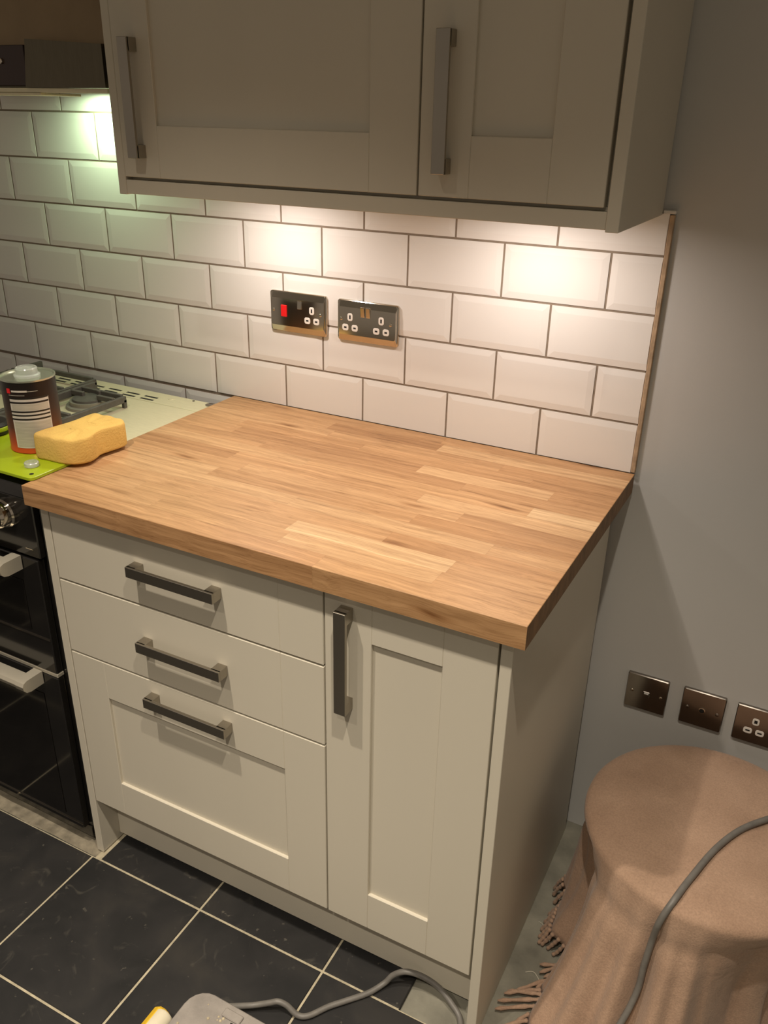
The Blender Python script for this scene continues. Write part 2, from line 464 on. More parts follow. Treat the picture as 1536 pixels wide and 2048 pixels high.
# floor tiles
FT = 0.303
FO = Vector((0.8805, -0.6265, 0)); FA = 0.014
def fpos(x, y):
    c, s = math.cos(FA), math.sin(FA)
    return (FO.x + c*x - s*y, FO.y + s*x + c*y)
fg = MB()
def fgbox(x0, x1, y0, y1):
    p = [fpos(x0,y0), fpos(x1,y0), fpos(x1,y1), fpos(x0,y1)]
    fg.prism([[(q[0],q[1],FLOOR_Z-0.001) for q in p], [(q[0],q[1],-0.0022) for q in p]])
fgbox(-7*FT, 2*FT, -8*FT, 0.0)
fgbox(-0.975*FT, 0.4700, 0.0, 0.20)
fg.build('floor_grout', M['floor_grout'], floor)
def floor_tile(x0, x1, y0, y1):
    t = bmesh.new(); g = 0.0022
    x0 += g; x1 -= g; y0 += g; y1 -= g
    cx, cy = (x0+x1)/2, (y0+y1)/2
    hw, hh = (x1-x0)/2, (y1-y0)/2
    b = 0.0016
    lo = [t.verts.new((sx*hw, sy*hh, FLOOR_Z)) for sx, sy in ((-1,-1),(1,-1),(1,1),(-1,1))]
    mi = [t.verts.new((sx*hw, sy*hh, -b)) for sx, sy in ((-1,-1),(1,-1),(1,1),(-1,1))]
    hi = [t.verts.new((sx*(hw-b), sy*(hh-b), 0)) for sx, sy in ((-1,-1),(1,-1),(1,1),(-1,1))]
    for a, c in ((lo,mi),(mi,hi)):
        for i in range(4):
            j=(i+1)%4; t.faces.new((a[i],a[j],c[j],c[i]))
    t.faces.new(hi)
    me = bpy.data.meshes.new('floor_tile'); t.to_mesh(me); t.free(); me.materials.append(M['slate'])
    p = fpos(cx, cy)
    return me, (p[0], p[1], 0)
full = None
def put_ft(me, loc):
    o = bpy.data.objects.new('floor_tile', me); col.objects.link(o); o.parent = floor
    o.location = (loc[0], loc[1], random.uniform(-0.0006, 0.0)); o.rotation_euler = (random.uniform(-1,1)*0.0015, random.uniform(-1,1)*0.0015, FA)
for i in range(-7, 2):
    for j in range(-8, 0):
        me, loc = floor_tile(i*FT, (i+1)*FT, j*FT, (j+1)*FT)
        if full is None: full = me
        put_ft(full, loc)
for x0, x1 in ((-0.93*FT, 0.0), (0.0, FT), (FT, 0.474)):
    me, loc = floor_tile(x0, x1, 0.0, 0.20); put_ft(me, loc)
# rough mortar where the tiling stops short of the cooker
mo = MB(); mp_ = []
NX = 40
for j in range(5):
    lp = []
    for i in range(NX+1):
        x = -7*FT + i*(7*FT-0.93*FT)/NX; y = 0.003 + j*0.032
        p = fpos(x, y); zz = -0.004 + 0.0035*math.sin(i*2.1+j)*math.cos(i*0.7-j*1.7) - 0.0008*j
        lp.append(mo.bm.verts.new((p[0], p[1], zz)))
    mp_.append(lp)
for a, b2 in zip(mp_, mp_[1:]):
    for i in range(NX): mo.bm.faces.new((a[i], a[i+1], b2[i+1], b2[i]))
mo.build('mortar_strip', M['mortar'], floor, smooth=True)
# ------------------------------------------------------------------ worktop: every stave its own piece
XR, YR, XL, YL = 1.5205, -0.6219, 0.5593, -0.6317
WT, WTH = 0.910, 0.0388
def wfront(x): return YR + (YL-YR)*(x-XR)/(XL-XR)
top = empty('worktop', (XL, -0.30, WT-WTH), label='thick oiled oak butcher block worktop on the cream units', cat='worktop')
NR = 15
rng = random.Random(23)
for r in range(NR):
    x = XR; segs = []
    if r == NR-1:
        cuts = [XR, 1.179, XL]
    else:
        cuts = [XR]
        x = XR - rng.uniform(0.10, 0.42)
        while x > XL+0.07:
            cuts.append(x); x -= rng.uniform(0.24, 0.52)
        cuts.append(XL)
    for xa, xb in zip(cuts, cuts[1:]):
        g = 0.00006
        def yy(x_, q): return -0.0012 + (wfront(x_)+0.0012)*q
        q0, q1 = r/NR, (r+1)/NR
        m = MB()
        p = [(xb+g, yy(xb,q1)+g), (xa-g, yy(xa,q1)+g), (xa-g, yy(xa,q0)-g), (xb+g, yy(xb,q0)-g)]
        e = 0.0007
        fy = e if r == NR-1 else 0.0
        rx = e if xa == XR else 0.0
        lxx = e if xb == XL else 0.0
        ptop = [(p[0][0]+lxx, p[0][1]+fy), (p[1][0]-rx, p[1][1]+fy), (p[2][0]-rx, p[2][1]), (p[3][0]+lxx, p[3][1])]
        m.prism([[(u,v,WT-WTH) for u,v in p], [(u,v,WT-e) for u,v in p], [(u,v,WT) for u,v in ptop]])
        st = m.build('stave', M['oak'], top)
        if xa == XR:
            st.data.materials.append(M['end_grain'])
            for pol in st.data.polygons:
                if pol.normal.x > 0.9: pol.material_index = 1

# ------------------------------------------------------------------ base units (their own slightly turned frame)
GA = math.atan2(YR-YL, XR-XL)
BX, BY = 1.5205, -0.6219+0.0205
def base_empty(name, **kw):
    return empty(name, (BX, BY, 0), GA, **kw)
def lx(x): return (x-BX)/math.cos(GA)
HD = 0.0255
def handle_h(xc, zc, parent, y=0.0, L=0.190, hh=0.0205):
    """bar handle lying level: bar and two square legs"""
    m = MB(); x0, x1 = xc-L/2, xc+L/2; z0, z1 = zc-hh/2, zc+hh/2
    m.box(x0, x1, y-HD, y-HD+0.0065, z0, z1, bev=0.0006)
    m.box(x0, x0+0.020, y-HD+0.003, y-0.0002, z0, z1, bev=0.0006)
    m.box(x1-0.020, x1, y-HD+0.003, y-0.0002, z0, z1, bev=0.0006)
    return m.build('handle', M['steel'], parent)
def handle_v(xc, zc, parent, y=0.0, L=0.192, w=0.0215):
    m = MB(); z0, z1 = zc-L/2, zc+L/2; x0, x1 = xc-w/2, xc+w/2
    m.box(x0, x1, y-HD, y-HD+0.0065, z0, z1, bev=0.0006)
    m.box(x0, x1, y-HD+0.003, y-0.0002, z0, z0+0.022, bev=0.0006)
    m.box(x0, x1, y-HD+0.003, y-0.0002, z1-0.022, z1, bev=0.0006)
    return m.build('handle', M['steel'], parent)
FTK = 0.020
def shaker(x0, x1, z0, z1, s, rt, rb, y=0.0):
    m = MB(); b = 0.0009
    m.box(x0, x0+s, y, y+FTK, z0, z1, bev=b)
    m.box(x1-s, x1, y, y+FTK, z0, z1, bev=b)
    m.box(x0+s, x1-s, y, y+FTK, z1-rt, z1, bev=b)
    m.box(x0+s, x1-s, y, y+FTK, z0, z0+rb, bev=b)
    m.box(x0+s-0.004, x1-s+0.004, y+0.0062, y+FTK-0.003, z0+rb-0.004, z1-rt+0.004)
    return m
def slab(x0, x1, z0, z1, s, y=0.0):
    m = MB(); b = 0.0009
    m.box(x0, x1-s, y, y+FTK, z0, z1, bev=b)
    m.box(x1-s, x1, y, y+FTK, z0, z1, bev=b)
    return m
def carcass(x0, x1, y0, y1, z0, z1, t=0.018):
    m = MB()
    m.box(x0, x0+t, y0, y1, z0, z1); m.box(x1-t, x1, y0, y1, z0, z1)
    m.box(x0+t, x1-t, y0, y1, z0, z0+t); m.box(x0+t, x1-t, y0, y1, z1-t, z1)
    m.box(x0+t, x1-t, y1-0.008, y1, z0+t, z1-t)
    return m

CB = 0.150   # underside of the carcasses
DX0, DX1 = lx(0.5945), lx(1.1845)
du = base_empty('drawer_unit', label='cream base unit with three drawers and level bar handles beside the cooker', cat='drawer unit')
carcass(lx(0.5935), lx(1.1858), FTK+0.002, 0.560, CB, WT-WTH-0.0005).build('carcass', M['paint'], du)
f1 = slab(DX0, DX1, 0.7180, 0.8640, 0.085).build('drawer_front', M['paint'], du)
handle_h(lx(0.8895), 0.7965, f1)
f2 = slab(DX0, DX1, 0.5535, 0.7140, 0.085).build('drawer_front', M['paint'], du)
handle_h(lx(0.8910), 0.6385, f2)
f3 = shaker(DX0, DX1, 0.1560, 0.5495, 0.085, 0.086, 0.0860).build('drawer_front', M['paint'], du)
handle_h(lx(0.8925), 0.5130, f3)

cu = base_empty('base_cupboard', label='narrow cream base cupboard with a panelled door and an upright bar handle', cat='cupboard')
carcass(lx(1.1862), lx(1.4800), FTK+0.002, 0.560, CB, WT-WTH-0.0005).build('carcass', M['paint'], cu)
d1 = shaker(lx(1.1875), lx(1.4765), 0.1555, 0.8640, 0.0845, 0.0770, 0.0870).build('door', M['paint'], cu)
handle_v(lx(1.2285), 0.7480, d1)

ep = base_empty('end_panel', label='cream end panel between the cooker and the drawer unit', cat='panel')
MB().box(lx(0.5735), lx(0.5928), -0.001, 0.555, 0.0005, WT-WTH-0.0005, bev=0.0008).build('board', M['paint'], ep)
ep2 = base_empty('end_panel', label='cream end panel closing the right of the base units beside the stool', cat='panel')
MB().box(lx(1.4805), lx(1.4987), -0.001, 0.578, FLOOR_Z, WT-WTH-0.0005, bev=0.0008).build('board', M['paint'], ep2)
pl = base_empty('plinth', label='cream plinth board recessed under the drawer unit and cupboard', cat='plinth')
MB().box(lx(0.5932), lx(1.4802), 0.0530, 0.0690, 0.014, 0.149, bev=0.0006).build('board', M['paint'], pl)

# ------------------------------------------------------------------ wall units
YU = -0.305
UB, UTOP = 1.418, 2.135
wu = empty('wall_cupboard', (0.877, -0.15, UB), label='wide cream wall cupboard with a panelled door above the sockets', cat='wall cupboard')
carcass(0.5748, 1.1792, YU+FTK+0.002, 0.0065, UB, UTOP).build('carcass', M['paint'], wu)
wd = shaker(0.5748, 1.1775, UB, UTOP, 0.085, 0.087, 0.0875, y=YU).build('door', M['paint'], wu)
handle_v(0.6205, 1.5475, wd, y=YU)
wu2 = empty('wall_cupboard', (1.328, -0.15, UB), label='narrow cream wall cupboard with a panelled door beside the bare wall', cat='wall cupboard')
carcass(1.1796, 1.4790, YU+FTK+0.002, 0.0065, UB, UTOP).build('carcass', M['paint'], wu2)
wd2 = shaker(1.1808, 1.4735, UB, UTOP, 0.084, 0.087, 0.0875, y=YU).build('door', M['paint'], wu2)
handle_v(1.2235, 1.5475, wd2, y=YU)
ue = MB().box(0.5562, 0.5745, YU, 0.0068, 1.3865, UTOP, bev=0.0008).build('wall_end_panel', M['paint'])
tag(ue, 'cream end panel on the cooker hood side of the wall cupboards', 'panel')
ue2 = MB().box(1.4798, 1.4988, YU-0.001, -0.0012, 1.3850, UTOP, bev=0.0008).build('wall_end_panel', M['paint'])
tag(ue2, 'cream end panel at the right of the wall cupboards by the bare wall', 'panel')
lr = MB().box(0.5748, 1.4795, YU+0.0005, YU+0.0185, 1.3880, 1.4125, bev=0.0008).box(0.5748, 1.4795, YU+0.0180, YU+0.0340, 1.3990, 1.4178).build('light_rail', M['paint'])  # unseen rear strip added to stop lamp light leaking above the rail
tag(lr, 'cream light rail running under the wall cupboard doors', 'light rail')

def under_light(x, y, label):
    e = empty('under_cabinet_light', (x, y, UB-0.0095), label=label, cat='light', group='lights under the wall cupboards')
    MB().lathe((x, y, UB-0.009), [(0.034, 0.0088), (0.034, 0.001), (0.032, 0.0), (0.0285, 0.0), (0.0285, 0.004)], n=36, cap1=False).build('rim', M['chrome'], e, smooth=True, angle=40)
    MB().lathe((x, y, UB-0.009), [(0.0284, 0.0005), (0.0284, 0.003)], n=36).build('lens', glow('under_light_lens', UNDER_COLOUR, 6.0), e)
    ld = bpy.data.lights.new('under_cabinet_lamp', 'AREA'); ld.shape = 'DISK'; ld.size = 0.052
    ld.energy = UNDER_WATTS; ld.spread = math.radians(166); ld.color = UNDER_COLOUR
    lo = bpy.data.objects.new('under_cabinet_lamp', ld); col.objects.link(lo)
    lo.parent = e; lo.location = (0, 0, -0.0005)
    return e
under_light(1.302, -0.195, 'round downlight under the narrow wall cupboard')
under_light(0.745, -0.195, 'round downlight under the wide wall cupboard')

def downlight(x, y, label, k=1.0):
    z = 2.42
    e = empty('ceiling_downlight', (x, y, z), label=label, cat='light', group='ceiling downlights')
    MB().lathe((x, y, z), [(0.046, -0.0005), (0.046, -0.004), (0.043, -0.007), (0.033, -0.006), (0.033, -0.0015)], n=36, cap0=False, cap1=False).build('rim', M['chrome'], e, smooth=True, angle=40)
    MB().lathe((x, y, z), [(0.0328, -0.0035), (0.0328, -0.0015)], n=36).build('lens', glow('downlight_lens', DOWNLIGHT_COLOUR, 20.0), e)
    ld = bpy.data.lights.new('downlight_lamp', 'SPOT'); ld.energy = DOWNLIGHT_WATTS*k; ld.color = DOWNLIGHT_COLOUR
    ld.spot_size = math.radians(96); ld.spot_blend = 1.0; ld.shadow_soft_size = 0.018
    lo = bpy.data.objects.new('downlight_lamp', ld); col.objects.link(lo)
    lo.parent = e; lo.location = (0, 0, -0.03)
downlight(0.83, -1.19, 'ceiling downlight in front of the drawer unit')
downlight(1.68, -1.22, 'ceiling downlight in front of the draped stool')
downlight(0.80, -2.0, 'added unseen downlight filling the lower fronts, towards the cooker side', 1.15)  # unseen second row, assumed and added to fill the lower fronts
downlight(1.70, -2.0, 'added unseen downlight filling the lower fronts, towards the stool side', 1.15)

# ------------------------------------------------------------------ sockets
def insert(parent, x, z, w, h, y, sw, sh):
    r = 0.0046
    m = MB().prism([rrect(x, z, w, h, r, y+0.0008), rrect(x, z, w, h, r, y-0.0003), rrect(x, z, w-0.0012, h-0.0012, r-0.0005, y-0.0006)])
    o = m.build('pin_insert', M['white_plastic'], parent)
    MB().box(x-sw/2, x+sw/2, y-0.00075, y-0.0002, z-sh/2, z+sh/2).build('pin_slot', M['dark'], o)
def screw(parent, x, z, y, mat):
    o = MB().lathe((x, y, z), [(0.0036, 0.0004), (0.0036, -0.0004), (0.0024, -0.0011), (0.0006, -0.0013)], axis='y', n=16).build('screw', mat, parent, smooth=True)
def plate(parent, cx, cz, w, h, y0, mat, chf=0.0135, side=0.005, dep=0.0098):
    prof = [(0, 0, 0.0), (0, 0, 0.0034), (0.0003, 0.0007, 0.0046), (0.0012, 0.0020, 0.0054), (side*0.6, 0.0032, 0.0058), (side, chf, dep-0.0004), (side+0.001, chf+0.0010, dep)]
    lps = [rrect(cx, cz, w-2*a, h-2*b, max(0.0025, 0.006-b*0.3), y0-d) for a, b, d in prof]
    MB().prism(lps).build('plate', mat, parent, smooth=True, angle=10)
    return y0-dep
Y_T = -0.0002
so = empty('double_socket', (0.9275, 0, 1.1315), label='polished chrome double socket on the tiles with six white pin holes', cat='socket')
yf = plate(so, 0.9275, 1.1315, 0.147, 0.0875, Y_T, M['chrome'])
for cx in (0.8875, 0.9627):
    insert(so, cx, 1.1400, 0.0125, 0.0165, yf, 0.0036, 0.0082)
    for dx in (-0.0115, 0.0115):
        insert(so, cx+dx, 1.1175, 0.0150, 0.0138, yf, 0.0062, 0.0036)
for rx in (0.9180, 0.9312):
    m = MB().box(rx-0.0054, rx+0.0054, yf-0.0026, yf+0.0010, 1.1425, 1.1645, bev=0.0016, seg=2, rot=Matrix.Rotation(math.radians(5), 3, 'X'))
    m.build('rocker_switch', M['chrome'], so)
for sx_ in (0.8655, 0.9845): screw(so, sx_, 1.1345, yf, M['chrome'])
cs = empty('cooker_switch', (0.7530, 0, 1.1315), label='polished chrome cooker switch plate on the tiles with a red rocker', cat='socket')
yf = plate(cs, 0.7530, 1.1315, 0.147, 0.0890, Y_T, M['chrome'])
MB().box(0.7112, 0.7262, yf-0.0022, yf+0.0004, 1.1215, 1.1470, bev=0.0009).build('rocker_switch', M['red'], cs)
insert(cs, 0.7910, 1.1415, 0.0125, 0.0165, yf, 0.0036, 0.0082)
for dx in (-0.0115, 0.0115): insert(cs, 0.7910+dx, 1.1192, 0.0150, 0.0138, yf, 0.0062, 0.0036)
MB().box(0.7545, 0.7650, yf-0.0016, yf+0.0004, 1.1420, 1.1600, bev=0.0006, rot=Matrix.Rotation(math.radians(-5), 3, 'X')).build('rocker_switch', M['chrome'], cs)
for sx_ in (0.6905, 0.8130): screw(cs, sx_, 1.1345, yf, M['chrome'])

YW = 0.0078
def flat_plate(parent, x0, x1, z0, z1):
    cx, cz, w, h = (x0+x1)/2, (z0+z1)/2, x1-x0, z1-z0
    MB().prism([rrect(cx, cz, w, h, 0.003, YW), rrect(cx, cz, w, h, 0.003, YW-0.0060), rrect(cx, cz, w-0.003, h-0.003, 0.002, YW-0.0078)]).build('plate', M['plate_dark'], parent, smooth=True, angle=25)
    return YW-0.0078
dp = empty('data_plate', (1.6150, 0, 0.4215), label='dark nickel data socket plate on the grey wall, nearest the base unit', cat='wall plate')
yf = flat_plate(dp, 1.5720, 1.6580, 0.3785, 0.4640)
MB().box(1.6085, 1.6220, yf-0.0010, yf+0.0005, 0.4130, 0.4265, bev=0.0007).build('outlet', M['plate_dark'], dp)
MB().box(1.6105, 1.6200, yf-0.0014, yf-0.0003, 0.4205, 0.4245, bev=0.0003).build('shutter', M['skirting'], dp)
for sx_ in (1.5850, 1.6450): screw(dp, sx_, 0.4215, yf, M['chrome'])
ap = empty('aerial_plate', (1.7295, 0, 0.4220), label='dark nickel aerial socket plate, middle of the three on the grey wall', cat='wall plate')
yf = flat_plate(ap, 1.6870, 1.7720, 0.3795, 0.4650)
MB().lathe((1.7295, yf, 0.4220), [(0.0068, 0.0005), (0.0068, -0.0016), (0.0050, -0.0020), (0.0050, 0.0002)], axis='y', n=20).build('outlet', M['chrome'], ap, smooth=True, angle=30)
MB().lathe((1.7295, yf, 0.4220), [(0.0046, 0.0), (0.0046, -0.0012)], axis='y', n=16).build('outlet_core', M['dark'], ap)
for sx_ in (1.6995, 1.7595): screw(ap, sx_, 0.4220, yf, M['plate_dark'])
ss = empty('single_socket', (1.8365, 0, 0.4215), label='dark nickel single socket with white pin holes, right of the wall plates', cat='socket')
yf = flat_plate(ss, 1.7935, 1.8795, 0.3790, 0.4640)
insert(ss, 1.8330, 0.4330, 0.0130, 0.0165, yf, 0.0060, 0.0075)
for dx in (-0.0115, 0.0115): insert(ss, 1.8330+dx, 0.4085, 0.0165, 0.0140, yf, 0.0085, 0.0036)
# ------------------------------------------------------------------ cooker
CX0, CX1 = -0.045, 0.553
HZ = 0.900
ck = empty('range_cooker', ((CX0+CX1)/2, -0.33, FLOOR_Z), label='black double oven cooker with a steel hob left of the drawer unit', cat='cooker')
m = MB()
m.box(CX0, CX1, -0.596, -0.055, 0.045, 0.8795, bev=0.002)
for ax in (CX0+0.06, CX1-0.06):
    for ay in (-0.52, -0.12):
        m.lathe((ax, ay, 0), [(0.018, FLOOR_Z), (0.018, 0.047)], n=16)
m.build('body', M['black_gloss'], ck)
MB().box(CX0+0.005, CX1-0.005, -0.5975, -0.5850, 0.010, 0.0445, bev=0.001).build('kick_panel', M['black_gloss'], ck)
# hob plate: main tray, rear vent strip
m = MB()
m.box(CX0, CX1+0.002, -0.575, -0.1185, HZ-0.02, HZ, bev=0.002, seg=2)
m.build('hob_tray', M['hob_steel'], ck)
vs_ = MB()
vs_.box(CX0, CX1+0.002, -0.1170, -0.050, HZ-0.02, HZ, bev=0.002, seg=2)
vent = vs_.build('vent_strip', M['hob_steel'], ck)
for i in range(9):
    for yv in (-0.0880, -0.1060):
        x0 = 0.3560 - i*0.058 + (0.0 if yv > -0.1 else 0.002)
        MB().box(x0, x0+0.040, yv-0.0035, yv+0.0035, HZ-0.0005, HZ+0.0004).build('vent_slot', M['dark'], vent)
MB().lathe((0.4830, -0.060, HZ), [(0.0030, 0.0004), (0.0030, 0.0008)], n=14).build('screw_hole', M['dark'], vent)
MB().lathe((0.4255, -0.073, HZ), [(0.0085, -0.0002), (0.0080, 0.0010)], n=20).build('cover_disc', M['hob_steel'], vent)
MB().lathe((0.5370, -0.0640, HZ), [(0.0120, -0.0002), (0.0120, 0.0015), (0.0100, 0.0022)], n=24).build('hinge_cup', M['plate_dark'], vent, smooth=True, angle=30)
# rolled front edge
m = MB()
lp0 = [(-0.575, HZ-0.001), (-0.592, HZ-0.002), (-0.604, HZ-0.007), (-0.611, HZ-0.016), (-0.612, HZ-0.030), (-0.575, HZ-0.030)]
m.prism([[(CX0, y, z) for y, z in lp0], [(CX1, y, z) for y, z in lp0]])
m.build('front_rim', M['black_gloss'], ck)
MB().box(CX0, CX1-0.002, -0.6120, -0.5965, 0.744, 0.869, bev=0.002).build('control_fascia', M['black_gloss'], ck)
def oven_door(z0, z1, zline):
    d = MB().box(CX0+0.006, CX1-0.009, -0.6150, -0.5970, z0, z1, bev=0.002).build('oven_door', M['black_gloss'], ck)
    MB().box(CX0+0.045, CX1-0.060, -0.6164, -0.6152, zline+0.012, z1-0.055, bev=0.0004).build('door_glass', M['black_glass'], d)
    MB().box(CX0+0.006, CX1-0.010, -0.6168, -0.6152, zline-0.0014, zline+0.0014).build('trim_line', M['chrome'], d)
    return d
od1 = oven_door(0.4760, 0.7400, 0.5580)
od2 = oven_door(0.0500, 0.4640, 0.0640)
MB().box(CX0+0.006, CX1-0.009, -0.6140, -0.5970, 0.4655, 0.4745, bev=0.001).build('door_strip', M['cooker_handle'], ck)
def oven_handle(d, zt):
    m = MB(); x0, x1 = CX0+0.052, CX1-0.052
    prof = [(-0.6165, zt), (-0.6560, zt), (-0.6640, zt-0.003), (-0.6680, zt-0.010), (-0.6660, zt-0.020), (-0.6600, zt-0.027), (-0.6500, zt-0.030), (-0.6165, zt-0.030)]
    for a, b in ((x0, x0+0.024), (x1-0.024, x1)):
        m.prism([[(a, y, z) for y, z in prof], [(b, y, z) for y, z in prof]])
    bar = [(-0.6360, zt-0.001), (-0.6555, zt-0.001), (-0.6632, zt-0.0038), (-0.6670, zt-0.0105), (-0.6650, zt-0.0195), (-0.6595, zt-0.026), (-0.6500, zt-0.029), (-0.6360, zt-0.029)]
    m.prism([[(x0+0.023, y, z) for y, z in bar], [(x1-0.023, y, z) for y, z in bar]])
    m.build('handle', M['cooker_handle'], d, smooth=True, angle=35)
oven_handle(od1, 0.7430)
oven_handle(od2, 0.4700)
for i, kx in enumerate((0.4770, 0.3820, 0.2870, 0.1920, 0.0970, 0.0020)):
    k = MB().lathe((kx, -0.6122, 0.8280), [(0.0290, 0.0), (0.0290, -0.0060), (0.0260, -0.0095), (0.0250, -0.0280), (0.0225, -0.0315), (0.0200, -0.0300)], axis='y', n=36).build('knob', M['chrome'], ck, smooth=True, angle=35)
    MB().lathe((kx, -0.6122, 0.8280), [(0.0198, -0.0285), (0.0198, -0.0318), (0.0185, -0.0326)], axis='y', n=30).build('knob_face', M['black_gloss'], k)
MB().box(0.515, 0.535, -0.6126, -0.6121, 0.7605, 0.7625).build('fascia_mark', M['chrome'], ck)
for bx, by, br in ((0.300, -0.215, 0.042), (0.285, -0.345, 0.030), (0.055, -0.215, 0.036), (0.055, -0.400, 0.036)):
    b = MB().lathe((bx, by, HZ), [(br*1.25, 0.0002), (br*1.2, 0.006), (br, 0.008), (br, 0.016)], n=30).build('burner', M['burner'], ck, smooth=True, angle=35)
    MB().lathe((bx, by, HZ), [(br*0.86, 0.0162), (br*0.84, 0.021), (br*0.6, 0.0225)], n=30).build('burner_cap', M['iron'], b, smooth=True, angle=35)

def pan_support(x0, x1, y0, y1, burners, label):
    e = empty('pan_support', ((x0+x1)/2, (y0+y1)/2, HZ), label=label, cat='pan support', group='pan supports on the hob')
    zt, t, h = HZ+0.032, 0.009, 0.013
    f = MB()
    f.box(x0, x0+t, y0, y1+0.036, zt-h-0.004, zt, bev=0.0012); f.box(x1-t, x1, y0, y1, zt-h-0.006, zt-0.004, bev=0.0012)
    f.box(x0+t, x1-t, y0, y0+t, zt-h, zt-0.001, bev=0.0012); f.box(x0+t, x1-t, y1-t, y1, zt-h, zt-0.001, bev=0.0012)
    f.build('frame', M['iron'], e)
    for fx in (x0, x1-t):
        for fy in (y0, y1-t):
            MB().box(fx, fx+t, fy, fy+t, HZ+0.0002, zt-h+0.001, bev=0.0008).build('foot', M['iron'], e)
    for bx, by, r in burners:
        for (ax, ay) in ((x0+t/2, by), (x1-t/2, by)):
            s = 1 if ax < bx else -1
            a0, a1 = sorted((ax, bx - s*r))
            MB().box(a0, a1, by-t/2, by+t/2, zt-h+0.002, zt, bev=0.001).build('finger', M['iron'], e)
        if abs(y1-by) < abs(y0-by):
            MB().box(bx-t/2, bx+t/2, by+r, y1-t/2, zt-h+0.002, zt, bev=0.001).build('finger', M['iron'], e)
        else:
            MB().box(bx-t/2, bx+t/2, y0+t/2, by-r, zt-h+0.002, zt, bev=0.001).build('finger', M['iron'], e)
    return e
pan_support(0.243, 0.385, -0.430, -0.178, [(0.310, -0.215, 0.022), (0.310, -0.345, 0.022)], 'black iron pan support on the hob behind the sponge')
pan_support(-0.010, 0.225, -0.430, -0.112, [(0.055, -0.215, 0.026), (0.055, -0.400, 0.02)], 'black iron pan support on the hob behind the tin')

# ------------------------------------------------------------------ cooker hood
HX0, HX1 = -0.10, 0.5480
HB = 1.5660
hd = empty('cooker_hood', ((HX0+HX1)/2, -0.15, HB), label='brushed steel cooker hood left of the wall cupboards', cat='cooker hood')
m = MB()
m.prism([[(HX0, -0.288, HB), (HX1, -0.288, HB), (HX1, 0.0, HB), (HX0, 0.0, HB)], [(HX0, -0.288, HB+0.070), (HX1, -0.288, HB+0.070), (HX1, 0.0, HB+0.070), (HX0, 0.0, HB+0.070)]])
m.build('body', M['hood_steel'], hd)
m = MB()
m.prism([[(0.3440, -0.304, HB-0.001), (HX1, -0.304, HB-0.001), (HX1, -0.2885, HB-0.001), (0.3440, -0.2885, HB-0.001)],
         [(0.3580, -0.304, HB+0.080), (HX1, -0.304, HB+0.069), (HX1, -0.2885, HB+0.069), (0.3580, -0.2885, HB+0.080)]])
m.build('fascia_end', M['hood_steel'], hd)
MB().box(HX0+0.15, 0.3430, -0.297, -0.2885, HB+0.002, HB+0.071, bev=0.001).build('fascia_glass', plain('dark_brown_fascia', (0.030, 0.010, 0.005), rough=0.3, var=0.1), hd)
MB().lathe((0.2800, -0.297, HB+0.044), [(0.0050, 0.0), (0.0050, -0.003), (0.0038, -0.004)], axis='y', n=18).build('button', M['chrome'], hd, smooth=True, angle=35)
MB().box(HX0, HX1, -0.300, -0.288, HB-0.0095, HB-0.0015, bev=0.0006).build('lower_lip', M['hob_steel'], hd)
MB().box(HX0+0.12, 0.3790, -0.302, -0.200, HB-0.0140, HB-0.0098, bev=0.0006).build('filter_panel', M['hob_steel'], hd)
# sloping canopy and flue above
m = MB()
ccx = (HX0+HX1)/2
m.prism([[(HX0, -0.287, HB+0.0705), (HX1, -0.287, HB+0.0705), (HX1, -0.001, HB+0.0705), (HX0, -0.001, HB+0.0705)],
         [(HX0, -0.24, HB+0.33), (HX1, -0.24, HB+0.33), (HX1, -0.001, HB+0.33), (HX0, -0.001, HB+0.33)]])
m.build('canopy', plain('warm_steel_canopy', (0.30, 0.22, 0.13), rough=0.5, metal=0.55, var=0.08), hd)
MB().box(ccx-0.13, ccx+0.13, -0.23, -0.001, HB+0.3305, 2.419).build('flue', M['hood_steel'], hd)
def hood_lamp(x, y):
    l = MB().lathe((x, y, HB), [(0.028, -0.0004), (0.028, -0.0030), (0.026, -0.0036)], n=30).build('lamp_lens', glow('hood_lamp_lens', HOOD_COLOUR, 2.5), hd)
    ld = bpy.data.lights.new('hood_lamp', 'AREA'); ld.shape = 'DISK'; ld.size = 0.045; ld.energy = HOOD_WATTS; ld.color = HOOD_COLOUR
    lo = bpy.data.objects.new('hood_lamp', ld); col.objects.link(lo); lo.parent = hd
    lo.location = (x-hd.location.x, y-hd.location.y, -0.0045)
hood_lamp(0.2500, -0.068)

# ------------------------------------------------------------------ things on the hob
BZ = 0.9112
bd = empty('chopping_board', (0.46, -0.53, HZ), label='lime green chopping board on the cooker edge under the tin', cat='chopping board')
def brect(x0, x1, y0, y1, r, z):
    return [(p[0], p[2], z) for p in rrect((x0+x1)/2, (y0+y1)/2, x1-x0, y1-y0, r, 0)]
m = MB(); bx = (0.245, 0.5640, -0.6130, -0.4420)
m.prism([brect(*bx, 0.010, BZ), brect(*bx, 0.010, BZ+0.0050), brect(bx[0]+0.001, bx[1]-0.001, bx[2]+0.001, bx[3]-0.001, 0.0095, BZ+0.0058)])
m.build('board', M['lime'], bd)
for fx in (0.262, 0.545):
    for fy in (-0.585, -0.460):
        MB().lathe((fx, fy, 0), [(0.008, HZ+0.0002), (0.007, BZ-0.0002)], n=16).build('rubber_foot', M['label_black'], bd)
MB().lathe((0.5480, -0.5970, BZ+0.0058), [(0.0042, 0.00005), (0.0042, 0.0004)], n=18).build('hanging_hole', M['dark'], bd)
BT = BZ+0.0060

